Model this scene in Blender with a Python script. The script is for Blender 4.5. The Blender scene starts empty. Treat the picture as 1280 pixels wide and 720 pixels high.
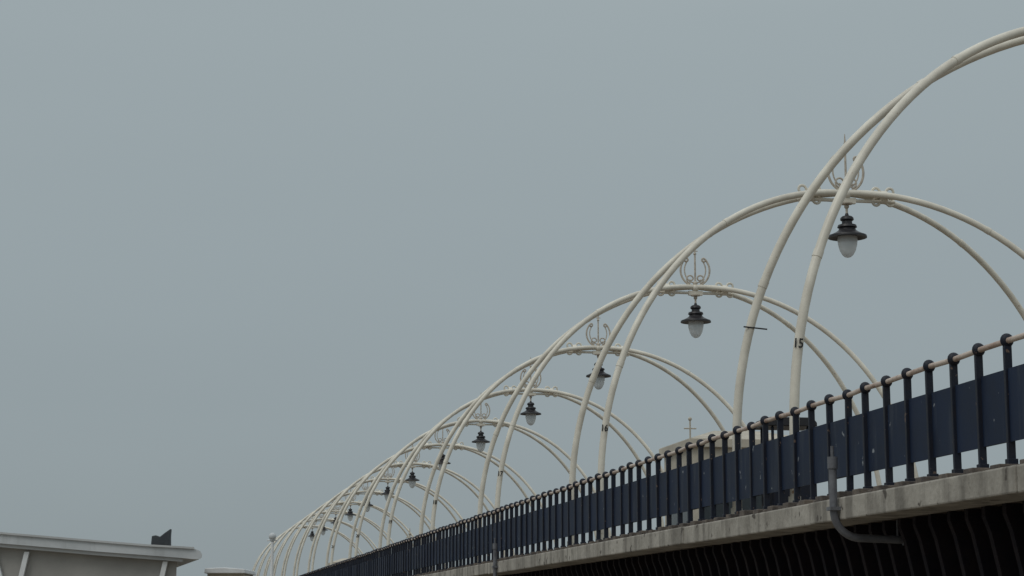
import bpy, math, random
from mathutils import Vector, Matrix
random.seed(7)
sc=bpy.context.scene
EYE=1.7
F=2550.0
PH=math.radians(9.40); TH=math.radians(9.87)

# ---------------------------------------------------------------- mesh helpers
class MB:
    def __init__(s): s.v=[]; s.f=[]
    def box(s,x0,x1,y0,y1,z0,z1,M=None):
        n=len(s.v)
        P=[(x0,y0,z0),(x1,y0,z0),(x1,y1,z0),(x0,y1,z0),(x0,y0,z1),(x1,y0,z1),(x1,y1,z1),(x0,y1,z1)]
        if M: P=[tuple(M@Vector(p)) for p in P]
        s.v+=P
        for q in [(0,3,2,1),(4,5,6,7),(0,1,5,4),(1,2,6,5),(2,3,7,6),(3,0,4,7)]:
            s.f.append(tuple(n+i for i in q))
    def tube(s,pts,r,seg=10,cap=True):
        pts=[Vector(p) for p in pts]; n0=len(s.v); N=len(pts)
        t0=(pts[1]-pts[0]).normalized()
        a=Vector((0,1,0)) if abs(t0.y)<.8 else Vector((1,0,0))
        u=t0.cross(a).normalized()
        for i,p in enumerate(pts):
            t=(pts[min(i+1,N-1)]-pts[max(i-1,0)]).normalized()
            u=(u-t*u.dot(t)).normalized(); w=t.cross(u)
            rr=r[i] if isinstance(r,(list,tuple)) else r
            for k in range(seg):
                an=2*math.pi*k/seg
                s.v.append(tuple(p+(u*math.cos(an)+w*math.sin(an))*rr))
        for i in range(N-1):
            for k in range(seg):
                k2=(k+1)%seg
                s.f.append((n0+i*seg+k,n0+i*seg+k2,n0+(i+1)*seg+k2,n0+(i+1)*seg+k))
        if cap:
            s.f.append(tuple(n0+k for k in range(seg))[::-1])
            s.f.append(tuple(n0+(N-1)*seg+k for k in range(seg)))
    def lathe(s,prof,c=(0,0,0),seg=20):
        n0=len(s.v)
        for (r,z) in prof:
            for k in range(seg):
                an=2*math.pi*k/seg
                s.v.append((c[0]+r*math.cos(an),c[1]+r*math.sin(an),c[2]+z))
        for i in range(len(prof)-1):
            for k in range(seg):
                k2=(k+1)%seg
                s.f.append((n0+i*seg+k,n0+(i+1)*seg+k,n0+(i+1)*seg+k2,n0+i*seg+k2))
    def ball(s,c,r,sx=1,sy=1,sz=1,seg=12,rings=8):
        n0=len(s.v)
        for i in range(rings+1):
            ph=math.pi*i/rings
            for k in range(seg):
                an=2*math.pi*k/seg
                s.v.append((c[0]+r*sx*max(math.sin(ph),.001)*math.cos(an),c[1]+r*sy*max(math.sin(ph),.001)*math.sin(an),c[2]+r*sz*math.cos(ph)))
        for i in range(rings):
            for k in range(seg):
                k2=(k+1)%seg
                s.f.append((n0+i*seg+k,n0+(i+1)*seg+k,n0+(i+1)*seg+k2,n0+i*seg+k2))
    def prism(s,poly,y0,y1,axis='y'):
        n0=len(s.v);N=len(poly)
        for yy in (y0,y1):
            for (a,b) in poly:
                s.v.append((a,yy,b) if axis=='y' else (yy,a,b))
        s.f.append(tuple(n0+i for i in range(N))); s.f.append(tuple(n0+N+i for i in range(N))[::-1])
        for i in range(N):
            j=(i+1)%N
            s.f.append((n0+i,n0+N+i,n0+N+j,n0+j))
    def mesh(s,name,mat,smooth=False):
        me=bpy.data.meshes.new(name); me.from_pydata(s.v,[],s.f); me.validate()
        me.materials.append(mat)
        import bmesh
        bm=bmesh.new(); bm.from_mesh(me); bmesh.ops.recalc_face_normals(bm,faces=bm.faces); bm.to_mesh(me); bm.free()
        if smooth:
            for p in me.polygons: p.use_smooth=True
            try: me.set_sharp_from_angle(angle=math.radians(40))
            except Exception: pass
        return me
def obj(name,me,parent=None,loc=(0,0,0),rot=(0,0,0),bevel=0):
    o=bpy.data.objects.new(name,me); sc.collection.objects.link(o)
    o.location=loc; o.rotation_euler=rot
    if parent: o.parent=parent
    if bevel:
        b=o.modifiers.new('bev','BEVEL'); b.width=bevel; b.segments=2; b.limit_method='ANGLE'
    return o
def empty(name,loc=(0,0,0),rot=(0,0,0)):
    o=bpy.data.objects.new(name,None); sc.collection.objects.link(o); o.location=loc; o.rotation_euler=rot
    o.empty_display_size=.1
    return o

# ---------------------------------------------------------------- materials
def mat(name,c1,c2=None,scale=3,rough=.6,rr=.1,bump=.1,bscale=40,metal=0,stretch=(1,1,1),fleck=None,fscale=30,fth=.72,spec=.5,detail=6,lo=.35,hi=.65,streak=None):
    m=bpy.data.materials.new(name); m.use_nodes=True; nt=m.node_tree; n=nt.nodes; l=nt.links
    bs=n['Principled BSDF']; bs.inputs['Metallic'].default_value=metal
    bs.inputs['Specular IOR Level'].default_value=spec
    tc=n.new('ShaderNodeTexCoord'); mp=n.new('ShaderNodeMapping'); mp.inputs['Scale'].default_value=stretch
    l.new(tc.outputs['Object'],mp.inputs['Vector'])
    no=n.new('ShaderNodeTexNoise'); no.inputs['Scale'].default_value=scale; no.inputs['Detail'].default_value=detail
    no.inputs['Roughness'].default_value=.65
    l.new(mp.outputs[0],no.inputs['Vector'])
    cr=n.new('ShaderNodeValToRGB'); cr.color_ramp.elements[0].position=lo; cr.color_ramp.elements[1].position=hi
    c2=c2 or tuple(x*.7 for x in c1)
    cr.color_ramp.elements[0].color=(*c2,1); cr.color_ramp.elements[1].color=(*c1,1)
    l.new(no.outputs['Fac'],cr.inputs['Fac'])
    out=cr.outputs['Color']
    def layer(out,col,sc_,th,wd,stre,strength=1):
        m2=n.new('ShaderNodeMapping'); m2.inputs['Scale'].default_value=stre; l.new(tc.outputs['Object'],m2.inputs['Vector'])
        f=n.new('ShaderNodeTexNoise'); f.inputs['Scale'].default_value=sc_; f.inputs['Detail'].default_value=4
        l.new(m2.outputs[0],f.inputs['Vector'])
        r2=n.new('ShaderNodeValToRGB'); r2.color_ramp.elements[0].position=th; r2.color_ramp.elements[1].position=th+wd
        r2.color_ramp.elements[1].color=(strength,strength,strength,1)
        l.new(f.outputs['Fac'],r2.inputs['Fac'])
        mx=n.new('ShaderNodeMixRGB'); mx.inputs['Color2'].default_value=(*col,1)
        l.new(r2.outputs['Color'],mx.inputs['Fac']); l.new(out,mx.inputs['Color1']); return mx.outputs['Color']
    if streak: out=layer(out,streak[0],streak[1],streak[2],streak[3],streak[4],streak[5])
    if fleck: out=layer(out,fleck,fscale,fth,.04,stretch)
    l.new(out,bs.inputs['Base Color'])
    mr=n.new('ShaderNodeMapRange'); mr.inputs['To Min'].default_value=rough-rr; mr.inputs['To Max'].default_value=rough+rr
    l.new(no.outputs['Fac'],mr.inputs['Value']); l.new(mr.outputs[0],bs.inputs['Roughness'])
    if bump:
        b=n.new('ShaderNodeBump'); b.inputs['Strength'].default_value=bump; b.inputs['Distance'].default_value=.02
        n2=n.new('ShaderNodeTexNoise'); n2.inputs['Scale'].default_value=bscale; n2.inputs['Detail'].default_value=5
        l.new(mp.outputs[0],n2.inputs['Vector']); l.new(n2.outputs['Fac'],b.inputs['Height']); l.new(b.outputs[0],bs.inputs['Normal'])
    return m
M_cream=mat('cream_paint',(.76,.72,.62),(.57,.53,.45),scale=1.7,rough=.4,bump=.06,fleck=(.30,.19,.11),fscale=12,fth=.72)
M_scroll=mat('aged_scroll_paint',(.56,.51,.43),(.36,.31,.25),scale=8,rough=.5,bump=.05)
M_black=mat('black_iron',(.012,.012,.016),(.020,.018,.020),scale=9,rough=.45,bump=.1)
M_navy=mat('navy_panel_paint',(.011,.022,.052),(.008,.015,.034),scale=1.6,rough=.6,bump=.05,spec=.22,fleck=(.26,.28,.30),fscale=8,fth=.70,
  streak=((.035,.045,.065),6,.55,.12,(1,1,.12),.6))
M_post=mat('navy_post_paint',(.008,.013,.027),(.014,.015,.022),scale=7,rough=.55,bump=.1,spec=.3,fleck=(.13,.09,.07),fscale=14,fth=.66)
M_rail=mat('weathered_rail',(.56,.47,.40),(.26,.15,.10),scale=5,rough=.5,bump=.15,stretch=(1,.6,1),lo=.3,hi=.55)
M_conc=mat('stained_concrete',(.42,.39,.34),(.22,.20,.17),scale=1.4,rough=.85,bump=.6,bscale=14,fleck=(.09,.078,.065),fscale=5,fth=.63,lo=.3,hi=.62,
  streak=((.10,.09,.075),4,.50,.14,(1,1,.15),.55))
M_pad=mat('post_base_grime',(.16,.13,.105),(.05,.042,.04),scale=6,rough=.85,bump=.5,bscale=20)
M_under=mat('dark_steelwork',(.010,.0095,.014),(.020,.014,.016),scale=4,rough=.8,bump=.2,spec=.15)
M_deck=mat('deck_boards',(.22,.18,.14),(.12,.10,.08),scale=3,rough=.8,stretch=(1,8,1))
M_grey=mat('grey_conduit',(.16,.165,.18),(.09,.09,.10),scale=6,rough=.5,bump=.1)
M_sand=mat('wet_sand',(.26,.22,.17),(.17,.145,.115),scale=.15,rough=.8,bump=.4,bscale=3)
M_fascia=mat('grey_fascia',(.56,.58,.59),(.44,.46,.47),scale=.8,rough=.5,bump=.03,streak=((.33,.34,.34),3,.55,.15,(1,1,.2),.5))
M_fasc2=mat('grey_band',(.50,.51,.51),(.42,.43,.43),scale=.8,rough=.5,bump=.03)
M_wall=mat('building_render',(.36,.345,.32),(.29,.28,.26),scale=.7,rough=.8,bump=.15,bscale=30)
M_white=mat('white_paint',(.78,.79,.79),(.66,.66,.66),scale=2,rough=.5)
M_tan=mat('tan_cladding',(.55,.50,.41),(.42,.38,.31),scale=1.5,rough=.7)
M_vent=mat('weathered_metal_sculpture',(.030,.036,.042),(.05,.055,.06),scale=3,rough=.6)
M_num=mat('black_number',(.01,.01,.01),(.015,.015,.015),rough=.6,bump=0)
M_sea=mat('sea_water',(.10,.12,.12),(.07,.085,.09),scale=.3,rough=.2,bump=.6,bscale=1.2)
M_wgl=mat('window_glass',(.03,.04,.045),(.02,.025,.03),rough=.1,rr=.03,bump=0)
M_opal=mat('opal_lamp_glass',(.80,.82,.82),(.66,.69,.70),scale=4,rough=.15,rr=.05,bump=0)
M_opal.node_tree.nodes['Principled BSDF'].inputs['Transmission Weight'].default_value=.35
M_opal.node_tree.nodes['Principled BSDF'].inputs['IOR'].default_value=1.1

# ---------------------------------------------------------------- pier dims
XC=13.3; S=11.55; Y0=37.83
ZD=EYE+1.397
YA,YB=-12.0,186.0
A_,C_,B_=5.3,EYE+2.5,5.95
TILT=1.33/5.3
ZAP=C_+B_

def hoop(sign):
    pts=[]
    pts.append((-A_-.02,ZD-.01)); 
    for z in (ZD+.4,ZD+.8): pts.append((-A_-.01,z))
    for i in range(0,73):
        t=math.pi*i/72
        pts.append((-A_*math.cos(t),C_+B_*math.sin(t)))
    for z in (ZD+.8,ZD+.4,ZD-.01): pts.append((A_+.01,z))
    return [(x,sign*x*TILT+(sign*.012),z) for x,z in pts]
def build_hoop(name,sign):
    mb=MB(); P=hoop(sign); mb.tube(P,.064,14)
    for i in (12,27,51,66):
        p=Vector(P[i]); q=Vector(P[i+1]); d=(q-p).normalized()
        mb.tube([p-d*.05,p+d*.05],.070,14)
    for e in (0,-1):
        x,y,z=P[e]; mb.box(x-.14,x+.14,y-.14,y+.14,ZD+.001,ZD+.03)
        mb.tube([(x,y,ZD+.03),(x,y,ZD+.22)],.08,14)
    return mb.mesh(name,M_cream,True)
ME_A=build_hoop('hoop_a',1)
ME_B=build_hoop('hoop_b',-1)
# crossbar + clamps
mb=MB()
mb.tube([(-.95,0,ZAP-.15),(.95,0,ZAP-.15)],.036,12)
mb.tube([(-.80,0,ZAP-.02),(.80,0,ZAP-.02)],.05,12)
for s in (-1,1):
    x=s*.76
    mb.tube([(x-.06,-.20,ZAP-.04),(x-.06,.20,ZAP-.04)],.03,8)
    mb.tube([(x+.06,-.22,ZAP-.04),(x+.06,.22,ZAP-.04)],.03,8)
    mb.tube([(x-.06,0,ZAP-.06),(x+.06,0,ZAP-.06)],.135,14)
    for d in (-1,1):
        for up in (1,-1):
            pts=[]
            for i in range(13):
                a=i/12
                ang=a*math.radians(250)
                R=.115*(1-.45*a)
                pts.append((x+d*(.05+R-R*math.cos(ang)+.01),0,ZAP-.05+up*(.08+R*math.sin(ang))))
            mb.tube(pts,.028,6); mb.ball(pts[-1],.036)
mb.box(-.18,.18,-.05,.05,ZAP-.21,ZAP-.10)
mb.ball((0,0,ZAP-.02),.10)
for s in (-1,1): mb.ball((s*.97,0,ZAP-.15),.045)
ME_BAR=mb.mesh('crossbar',M_cream,True)
# scroll crown : open lyre
mb=MB()
mb.tube([(0,0,ZAP),(0,0,ZAP+1.0),(0,0,ZAP+1.20)],[.026,.022,.008],8)
mb.ball((0,0,ZAP+.86),.040); mb.ball((0,0,ZAP+.10),.06); mb.ball((0,0,ZAP+1.0),.030)
mb.tube([(-.07,0,ZAP+.93),(.07,0,ZAP+.93)],.014,6)
for s in (-1,1):
    pts=[]
    for i in range(22):
        a=math.radians(-86+i*6.6)
        R=.37
        pts.append((s*R*math.cos(a),0,ZAP+.43+.40*math.sin(a)))
    x,_,z=pts[-1]
    for i in range(1,7):
        a=math.radians(i*40); pts.append((x+s*(-.045*math.sin(a)),0,z-.045*(1-math.cos(a))))
    mb.tube(pts,.026,7)
    pts=[]
    for i in range(15):
        a=math.radians(-80+i*8.5)
        pts.append((s*.27*math.cos(a),0,ZAP+.44+.33*math.sin(a)))
    mb.tube(pts,.017,6)
    pts=[]
    for i in range(16):
        a=math.radians(-90+i*27); R=.115*(1-i*.045)
        pts.append((s*(.12+R*math.cos(a)),0,ZAP+.22+R*math.sin(a)))
    mb.tube(pts,.020,6)
ME_SCR=mb.mesh('scrollwork',M_scroll,True)
mb=MB()
mb.tube([(0,0,ZAP-.19),(0,0,ZAP-.46)],.026,8)
mb.ball((0,0,ZAP-.27),.050); mb.lathe([(.02,-.19),(.12,-.20),(.12,-.225),(.02,-.24)],(0,0,ZAP),12)
ME_STEM=mb.mesh('lamp_stem',M_scroll,True)
mb=MB()
mb.lathe([(.001,-.40),(.03,-.41),(.04,-.45),(.10,-.47),(.13,-.50),(.135,-.54),(.10,-.57),(.105,-.62),(.18,-.645),(.195,-.69),(.16,-.71),(.175,-.75),(.23,-.79),(.32,-.835),(.375,-.855),(.385,-.88),(.385,-.90),(.35,-.90),(.28,-.87),(.19,-.85),(.001,-.84)],(0,0,ZAP),28)
ME_SH=mb.mesh('lamp_shade',M_black,True)
mb=MB()
mb.lathe([(.19,-.88),(.198,-.94),(.188,-1.04),(.155,-1.16),(.11,-1.24),(.06,-1.285),(.001,-1.30)],(0,0,ZAP),24)
ME_GL=mb.mesh('lamp_glass',M_opal,True)
mb=MB(); mb.tube([(-.14,-.07,0.01),(.20,-.08,-.02)],.011,6); ME_ROD=mb.mesh('stub_rod',M_black)

def number_mesh(txt):
    cu=bpy.data.curves.new('t','FONT'); cu.body=txt; cu.size=.17; cu.align_x='CENTER'; cu.resolution_u=3; cu.offset=.004
    o=bpy.data.objects.new('t',cu); sc.collection.objects.link(o)
    bpy.context.view_layer.update()
    me=bpy.data.meshes.new_from_object(o.evaluated_get(bpy.context.evaluated_depsgraph_get()))
    bpy.data.objects.remove(o)
    import bmesh
    bm=bmesh.new(); bm.from_mesh(me)
    bmesh.ops.triangulate(bm,faces=bm.faces)
    bmesh.ops.subdivide_edges(bm,edges=bm.edges,cuts=3,use_grid_fill=True)
    # cut-out digits strapped round the tube: gently curved plate
    for v in bm.verts:
        x=v.co.x*.82; z=v.co.y
        v.co=Vector((x,-.074+x*x*2.2,z))
    bm.to_mesh(me); bm.free()
    me.materials.clear(); me.materials.append(M_num)
    return me
for k in range(-2,13):
    yk=Y0+S*k
    e=empty('lighting_arch',(XC,yk,0))
    obj('hoop_a',ME_A,e); obj('hoop_b',ME_B,e); obj('crossbar',ME_BAR,e)
    obj('scrollwork',ME_SCR,e,rot=(0,0,random.uniform(-.12,.12))); obj('lamp_stem',ME_STEM,e)
    obj('lamp_shade',ME_SH,e); obj('lamp_glass',ME_GL,e)
    if k<6:
        zt=EYE+3.52; hw=A_*math.sqrt(1-((zt-C_)/B_)**2)
        obj('number',number_mesh(str(16+k)),e,loc=(-hw,-hw*TILT+.012,zt),rot=(0,math.radians(5),math.radians(-17)))
    if k==-1:
        zt=EYE+4.15; hw=A_*math.sqrt(1-((zt-C_)/B_)**2)
        obj('stub_rod',ME_ROD,e,loc=(-hw+.03,hw*TILT,zt))

# ---------------------------------------------------------------- pier structure
pier=empty('pier')
ZS0,ZS1=EYE+1.152,ZD
mb=MB(); y=YA
while y<YB:
    L=5.775; dx=random.uniform(-.012,.012); dz=random.uniform(-.012,.008)
    mb.box(7.42+dx,7.95,y+.012,y+L-.012,ZS0+dz,ZS1-.0+dz*.5)
    y+=L
obj('edge_slab',mb.mesh('edge_slab',M_conc),pier,bevel=.018)
mb=MB(); mb.box(7.951,18.70,YA,YB,ZS0+.03,ZD-.01); mb.box(18.701,19.2,YA,YB,ZS0,ZD); obj('deck',mb.mesh('deck',M_deck),pier)
mb=MB()
for gx in (8.32,13.3,18.3):
    mb.box(gx,gx+.05,YA,YB,EYE+.05,ZS0-.002)
    mb.box(gx-.14,gx+.19,YA,YB,EYE+.0,EYE+.048)
y=YA+.3
while y<YB-.3:
    j=random.uniform(-.03,.03)
    poly=[(8.318,ZS0-.003),(7.96,ZS0-.003),(7.96,ZS0-.10),(8.02,ZS0-.26),(8.10,ZS0-.62),(8.15,ZS0-.95),(8.15,EYE+.05),(8.318,EYE+.05)]
    mb.prism(poly,y+j,y+j+.09)
    y+=.47
y=YA+1
while y<YB:
    mb.box(8.4,18.3,y,y+.2,EYE+.55,ZS0-.01); y+=S/4
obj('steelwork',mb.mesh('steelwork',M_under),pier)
mb=MB()
k=-4
while Y0+S*k<YB:
    yy=Y0+S*(k+.5)
    if yy>YA:
        for px in (8.45,11.6,14.9,18.1):
            mb.tube([(px,yy,-.3),(px,yy,EYE-.3),(px,yy,EYE)],[.17,.15,.22],14)
            mb.lathe([(.26,0),(.26,.35),(.2,.45)],(px,yy,-.05),14)
        mb.box(8.3,18.3,yy-.15,yy+.15,EYE-.35,EYE-.002)
        for a,b in ((8.45,11.6),(11.6,14.9),(14.9,18.1)):
            mb.tube([(a,yy,.2),(b,yy,EYE-.4)],.03,6); mb.tube([(b,yy,.2),(a,yy,EYE-.4)],.03,6)
    k+=1
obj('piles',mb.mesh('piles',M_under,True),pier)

# ---------------------------------------------------------------- railing
def railing(xr,side,full):
    e=empty('pier_railing')
    P=.6265; ZR=EYE+2.553
    posts=MB(); knobs=MB(); pan=MB(); rail=MB(); pads=MB()
    ys=2.288*7.6; n0=int((ys-YA)/P); y=ys-n0*P
    rp=[]; i=0
    while y<YB:
        jx=random.uniform(-.008,.008); jz=random.uniform(-.010,.010)
        tilt=random.uniform(-.02,.02)
        M=Matrix.Translation((xr+jx,y,ZD))@Matrix.Rotation(tilt,4,'X')
        w=.036
        posts.box(-w*1.0,w*1.0,-.024,.024,.0,ZR-ZD-.02,M)
        posts.box(-w*1.3,w*1.3,-.045,.045,.0,.09,M)
        if full:
            pads.box(-.16,.13,-.11,.11,-.02,.052+random.uniform(-.015,.02),Matrix.Translation((xr+side*.01,y+random.uniform(-.03,.03),ZD)))
            if random.random()<.35: pads.box(-.12,.10,-.06,.06,-.02,.03,Matrix.Translation((xr,y+.3+random.uniform(-.1,.1),ZD)))
        knobs.ball((xr+jx,y,ZR+jz+.005),.066,1.0,.7,1.0)
        rp.append((xr+jx,y,ZR+jz))
        bt=random.uniform(-.006,.006); bb=random.uniform(-.008,.008)
        px=xr+side*.002
        tl=random.uniform(-.004,.004)
        pan.box(px-.006+tl,px+.006+tl,y+.026,y+P-.026,EYE+1.645+bb,EYE+2.30+bt)
        y+=P; i+=1
    rail.tube(rp,.028,10)
    rb=MB(); rb.tube([(xr+side*.035,YA,EYE+1.665),(xr+side*.035,YB,EYE+1.665)],.018,6); rb.tube([(xr+side*.035,YA,EYE+2.28),(xr+side*.035,YB,EYE+2.28)],.018,6)
    obj('posts',posts.mesh('posts',M_post),e,bevel=.006 if full else 0)
    obj('knobs',knobs.mesh('knobs',M_post,True),e)
    obj('panels',pan.mesh('panels',M_navy),e)
    obj('handrail',rail.mesh('handrail',M_rail,True),e)
    obj('panel_frame',rb.mesh('panel_frame',M_post,True),e)
    if full: obj('post_pads',pads.mesh('post_pads',M_pad),e,bevel=.01)
railing(7.6,1,True)
railing(19.0,-1,False)

# ---------------------------------------------------------------- drain pipes
def pipe(yy,xin,ztop,zb):
    mb=MB(); x=7.35; RB=.30
    pts=[(x,yy,EYE+ztop),(x,yy,EYE+zb+RB+.02)]
    for i in range(0,11):
        a=i/10*math.pi/2; pts.append((x+RB*(1-math.cos(a)),yy,EYE+zb+RB*(1-math.sin(a))))
    pts.append((xin,yy,EYE+zb-.02))
    mb.tube(pts,.044,14)
    mb.tube([(x,yy,EYE+ztop-.13),(x,yy,EYE+ztop-.0)],.056,14)
    mb.tube([(x,yy,EYE+ztop-.01),(x,yy,EYE+ztop+.12)],.02,8)
    mb.box(x-.06,x+.07,yy-.07,yy+.07,EYE+1.25,EYE+1.29)
    mb.tube([(xin-.14,yy,EYE+zb-.018),(xin,yy,EYE+zb-.02)],.06,14)
    mb.tube([(xin-.2,yy,EYE+zb),(xin-.2,yy,ZS0)],.012,6)
    e=empty('drain_pipe'); obj('pipe',mb.mesh('pipe',M_grey,True),e)
pipe(21.6,8.28,1.84,.95)
pipe(44.4,8.28,1.78,.20)

# ---------------------------------------------------------------- litter bin
e=empty('litter_bin',(8.48,26.9,ZD))
mb=MB(); mb.box(-.27,.27,-.27,.27,.04,.98); mb.box(-.24,.24,-.24,.24,0,.04)
for sx in (-1,1):
    for sy in (-1,1): mb.box(sx*.25-.02,sx*.25+.02,sy*.25-.02,sy*.25+.02,.98,1.28)
obj('body',mb.mesh('body',M_post),e,bevel=.015)
mb=MB(); mb.prism([(-.36,1.28),(.36,1.28),(.36,1.33),(.30,1.40),(-.30,1.40),(-.36,1.33)],-.33,.33); obj('lid',mb.mesh('lid',M_black),e,bevel=.01)

# ---------------------------------------------------------------- kiosks on the pier
def kiosk(loc,w,d,h,finial=True,rise=.35):
    e=empty('pier_kiosk',loc)
    mb=MB(); mb.box(0,w,0,d,0,h-.35); obj('walls',mb.mesh('walls',M_tan),e)
    mb=MB()
    for i in range(3):
        x=w*(.08+i*.31); mb.box(x,x+w*.24,-.012,.02,1.0,2.1)
    mb.box(-.012,.02,.3,d-.3,1.0,2.1)
    obj('windows',mb.mesh('windows',M_wgl),e)
    mb=MB(); mb.box(-.12,w+.12,-.12,d+.12,h-.349,h-.12); obj('fascia',mb.mesh('fascia',M_tan),e,bevel=.02)
    mb=MB()
    mb.v=[(-.1,-.1,h-.119),(w+.1,-.1,h-.119),(w+.1,d+.1,h-.119),(-.1,d+.1,h-.119),(w*.3,d*.5,h-.12+rise),(w*.7,d*.5,h-.12+rise)]
    mb.f=[(0,1,5,4),(1,2,5),(2,3,4,5),(3,0,4),(0,3,2,1)]
    obj('roof',mb.mesh('roof',M_tan),e)
    if finial:
        mb=MB(); x=-.1
        mb.tube([(x,-.1,h-.2),(x,-.1,h+.35)],.022,6); mb.tube([(x-.16,-.1,h+.12),(x+.16,-.1,h+.12)],.018,6); mb.ball((x,-.1,h+.36),.05)
        obj('finial',mb.mesh('finial',M_tan,True),e)
kiosk((13.35,50,ZD),3.2,3.0,3.40)
kiosk((12.0,140,ZD),2.6,3.0,3.0,False,.3)
e=empty('signal_mast',(13.3,108,ZD)); mb=MB()
mb.tube([(0,0,0),(0,0,3.2),(0,0,3.7)],[.07,.05,.015],8); mb.tube([(-.2,0,3.2),(.2,0,3.2)],.03,6); mb.ball((0,0,3.4),.08)
mb.lathe([(.16,0),(.16,.2),(.08,.35)],(0,0,0),10); obj('mast',mb.mesh('mast',M_tan,True),e)

# ---------------------------------------------------------------- building to the left
W=60.0; G0=60.4
def R_(x,w=W): return (x-640)/F*w
def Z_(y,w=W): return EYE+(math.sin(PH)+(360-y)/F*math.cos(PH))*w
ox=G0*math.sin(TH); oy=G0*math.cos(TH)
bld=empty('beach_pavilion',(ox,oy,0),(0,0,-TH))
SK=-.24
def strip(pts_up,pts_dn,y0,y1,name,m,par,bev=0):
    mb=MB(); n=len(pts_up)
    for yy in (y0,y1):
        for p in pts_up: mb.v.append((p[0]+SK*(yy-y0),yy,p[1]))
        for p in pts_dn: mb.v.append((p[0]+SK*(yy-y0),yy,p[1]))
    for i in range(n-1):
        mb.f+= [(i,i+1,n+i+1,n+i),(2*n+i,3*n+i,3*n+i+1,2*n+i+1),(i,2*n+i,2*n+i+1,i+1),(n+i,n+i+1,3*n+i+1,3*n+i)]
    mb.f+=[(0,n,3*n,2*n),(n-1,2*n+n-1,3*n+n-1,n+n-1)]
    return obj(name,mb.mesh(name,m),par,bevel=bev)
U1=[(R_(x),Z_(y)) for x,y in [(-520,652),(-260,656),(0,668),(60,673),(130,679),(190,684),(235,686.5),(250,687.5),(257,690.5),(259.5,695)]]
D1=[(R_(x),Z_(y)) for x,y in [(-520,664),(-260,668),(0,680),(60,685),(130,691),(190,695.5),(235,699),(250,700.5),(256.5,700.5),(259.2,698.5)]]
strip(U1,D1,-1.0,11,'roof_edge',M_fascia,bld)
# thin drip trim proud of the fascia
UT=[(x,z+.045) for x,z in U1[:8]]; DT=[(x,z-.012) for x,z in U1[:8]]
strip(UT,DT,-1.06,-.9,'roof_trim',M_fasc2,bld)
U2=[(x,z-.004) for x,z in D1[:-3]]; D2=[(x,z-.10) for x,z in U2]
strip(U2,D2,-.90,10.9,'roof_soffit_band',M_fasc2,bld)
U3=[(x,z-.104) for x,z in D1[:6]]+[(R_(226),Z_(702.5)-.0)]; D3=[(x,.0) for x,z in U3]
strip(U3,D3,-.62,10,'walls',M_wall,bld)
mb=MB()
def strut(x0,x1,t=.14,yy=-.80):
    za=Z_(689 if x0<20 else 691 if x0<100 else 703); zb=0.0
    a=R_(x0); d=(R_(x1)-R_(x0))/(Z_(720)-Z_(690)); b=a+d*(zb-za)
    n=len(mb.v)
    for yq in (yy,yy+.14):
        mb.v+=[(a-t/2,yq,za),(a+t/2,yq,za),(b+t/2,yq,zb),(b-t/2,yq,zb)]
    for q in [(0,1,2,3),(7,6,5,4),(0,4,5,1),(1,5,6,2),(2,6,7,3),(3,7,4,0)]: mb.f.append(tuple(n+i for i in q))
strut(42,36); strut(213,207); strut(0,9); strut(-150,-156); strut(-330,-336)
obj('struts',mb.mesh('struts',M_white),bld)
mb=MB()
for i in range(5):
    x=R_(185)-1.2-i*2.6; mb.box(x-.9,x+.9,-.66,-.6,.6,2.0)
obj('windows',mb.mesh('windows',M_wgl),bld)
sc_e=empty('roof_sculpture',(ox,oy,0),(0,0,-TH))
poly=[(193,685),(194,671),(199,670),(204,672),(210,667),(217,662),(216.5,672),(217,686)]
mb=MB(); mb.prism([(R_(x),Z_(y)) for x,y in poly],-.6,-.35)
mb.prism([(R_(x),Z_(y)) for x,y in [(191,688),(191,684),(219,684),(219,688)]],-.8,-.15)
obj('fin',mb.mesh('fin',M_vent),sc_e,bevel=.02)
hut=empty('beach_hut',(ox,oy,0),(0,0,-TH))
mb=MB(); mb.box(R_(254),R_(300),1,3.2,0,Z_(715)); obj('walls',mb.mesh('walls',M_tan),hut)
mb=MB(); mb.prism([(R_(251),Z_(716)+.002),(R_(303),Z_(716)+.002),(R_(302),Z_(710.5)),(R_(277),Z_(708.5)),(R_(252),Z_(709.5))],.8,3.4); obj('roof',mb.mesh('roof',M_white),hut,bevel=.02)
mb=MB(); mb.box(R_(262),R_(280),.97,1.02,.05,1.95); obj('door',mb.mesh('door',M_fascia),hut)
def lamp_post(x,y,w):
    ex=empty('lamp_post',(0,0,0),(0,0,-TH))
    Rr=R_(x,w); zt=Z_(y,w); g=w/math.cos(PH)
    mb=MB(); mb.tube([(Rr,g,0),(Rr,g,zt*.25),(Rr,g,zt-.3)],[.11,.08,.07],10); mb.lathe([(.18,0),(.16,.5),(.08,.7)],(Rr,g,0),12)
    mb.tube([(Rr-.25,g,zt-.32),(Rr+.25,g,zt-.32)],.03,6)
    obj('post',mb.mesh('post',M_white,True),ex)
    mb=MB(); mb.ball((Rr,g,zt-.14),.18); mb.lathe([(.1,-.36),(.13,-.30),(.05,-.26)],(Rr,g,zt),10)
    obj('globe',mb.mesh('globe',M_fascia,True),ex)
lamp_post(338.5,666,95)

# ---------------------------------------------------------------- ground, sea
mb=MB(); mb.v=[(-3000,-3000,0),(3000,-3000,0),(3000,3000,0),(-3000,3000,0)]; mb.f=[(0,1,2,3)]
obj('beach',mb.mesh('beach',M_sand))
mb=MB(); mb.v=[(-3000,260,.004),(3000,260,.004),(3000,3000,.004),(-3000,3000,.004)]; mb.f=[(0,1,2,3)]
obj('sea',mb.mesh('sea',M_sea))

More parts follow.
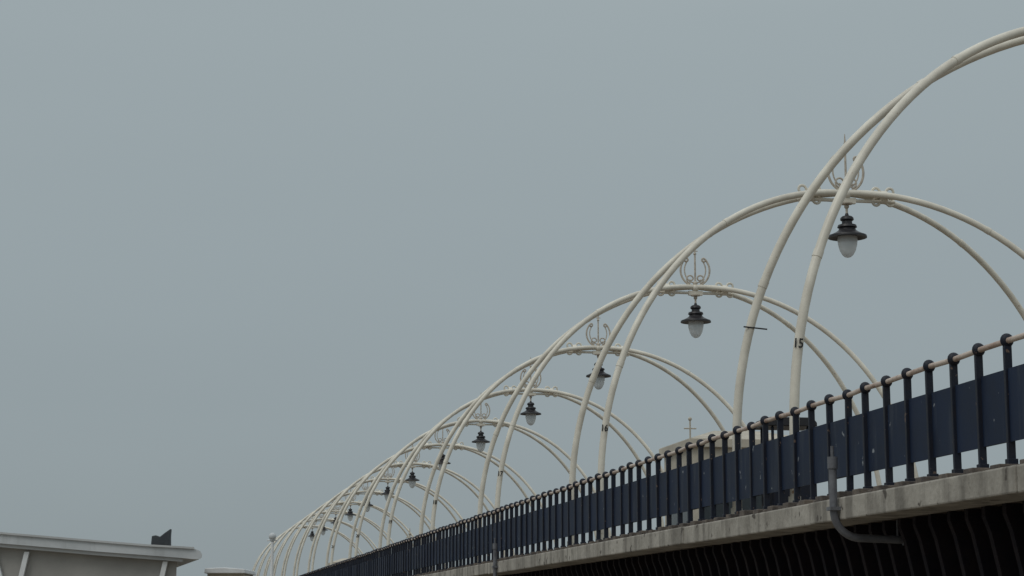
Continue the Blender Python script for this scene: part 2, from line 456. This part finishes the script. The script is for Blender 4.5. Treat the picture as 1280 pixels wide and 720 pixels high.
# ---------------------------------------------------------------- light
SE=math.radians(52); 
sd=Vector((-.75,-.62,0)).normalized()*math.cos(SE)+Vector((0,0,math.sin(SE)))
L=bpy.data.lights.new('sun','SUN'); L.energy=.7; L.angle=math.radians(25); L.color=(1,.97,.92)
lo=bpy.data.objects.new('sun',L); sc.collection.objects.link(lo); lo.rotation_euler=(-sd).to_track_quat('-Z','Y').to_euler()
w=bpy.data.worlds.new('World'); sc.world=w; w.use_nodes=True; nt=w.node_tree; n=nt.nodes; l=nt.links; n.clear()
out=n.new('ShaderNodeOutputWorld')
sky=n.new('ShaderNodeTexSky'); sky.sky_type='NISHITA'; sky.sun_disc=False; sky.sun_elevation=SE; sky.sun_rotation=math.atan2(sd.x,sd.y)
b1=n.new('ShaderNodeBackground'); b1.inputs[1].default_value=.06; l.new(sky.outputs[0],b1.inputs[0])
tc=n.new('ShaderNodeTexCoord'); sp=n.new('ShaderNodeSeparateXYZ'); l.new(tc.outputs['Generated'],sp.inputs[0])
mp=n.new('ShaderNodeMapping'); mp.inputs['Scale'].default_value=(1.2,1.2,5); l.new(tc.outputs['Generated'],mp.inputs[0])
no=n.new('ShaderNodeTexNoise'); no.inputs['Scale'].default_value=1.6; no.inputs['Detail'].default_value=3; l.new(mp.outputs[0],no.inputs['Vector'])
ad=n.new('ShaderNodeMath'); ad.operation='MULTIPLY_ADD'; ad.inputs[1].default_value=.14; l.new(no.outputs['Fac'],ad.inputs[0])
sb=n.new('ShaderNodeMath'); sb.operation='SUBTRACT'; sb.inputs[1].default_value=.07; l.new(sp.outputs['Z'],sb.inputs[0]); l.new(sb.outputs[0],ad.inputs[2])
cr=n.new('ShaderNodeValToRGB'); els=cr.color_ramp.elements
els[0].position=0; els[0].color=(.262,.307,.328,1)
els[1].position=1; els[1].color=(.85,.90,.92,1)
e1=els.new(.15); e1.color=(.308,.360,.380,1)
e2=els.new(.30); e2.color=(.345,.402,.420,1)
l.new(ad.outputs[0],cr.inputs[0])
b2=n.new('ShaderNodeBackground'); l.new(cr.outputs[0],b2.inputs[0])
mx=n.new('ShaderNodeMixShader'); mx.inputs[0].default_value=.94; l.new(b1.outputs[0],mx.inputs[1]); l.new(b2.outputs[0],mx.inputs[2]); l.new(mx.outputs[0],out.inputs[0])

# ---------------------------------------------------------------- camera
cam=bpy.data.cameras.new('camera'); co=bpy.data.objects.new('camera',cam); sc.collection.objects.link(co); sc.camera=co
co.location=(0,0,EYE); co.rotation_euler=(math.pi/2+PH,0,-TH)
cam.sensor_width=36; cam.lens=F/1280*36; cam.clip_end=8000; cam.clip_start=.1
sc.view_settings.view_transform='Standard'; sc.view_settings.look='None'; sc.view_settings.exposure=0
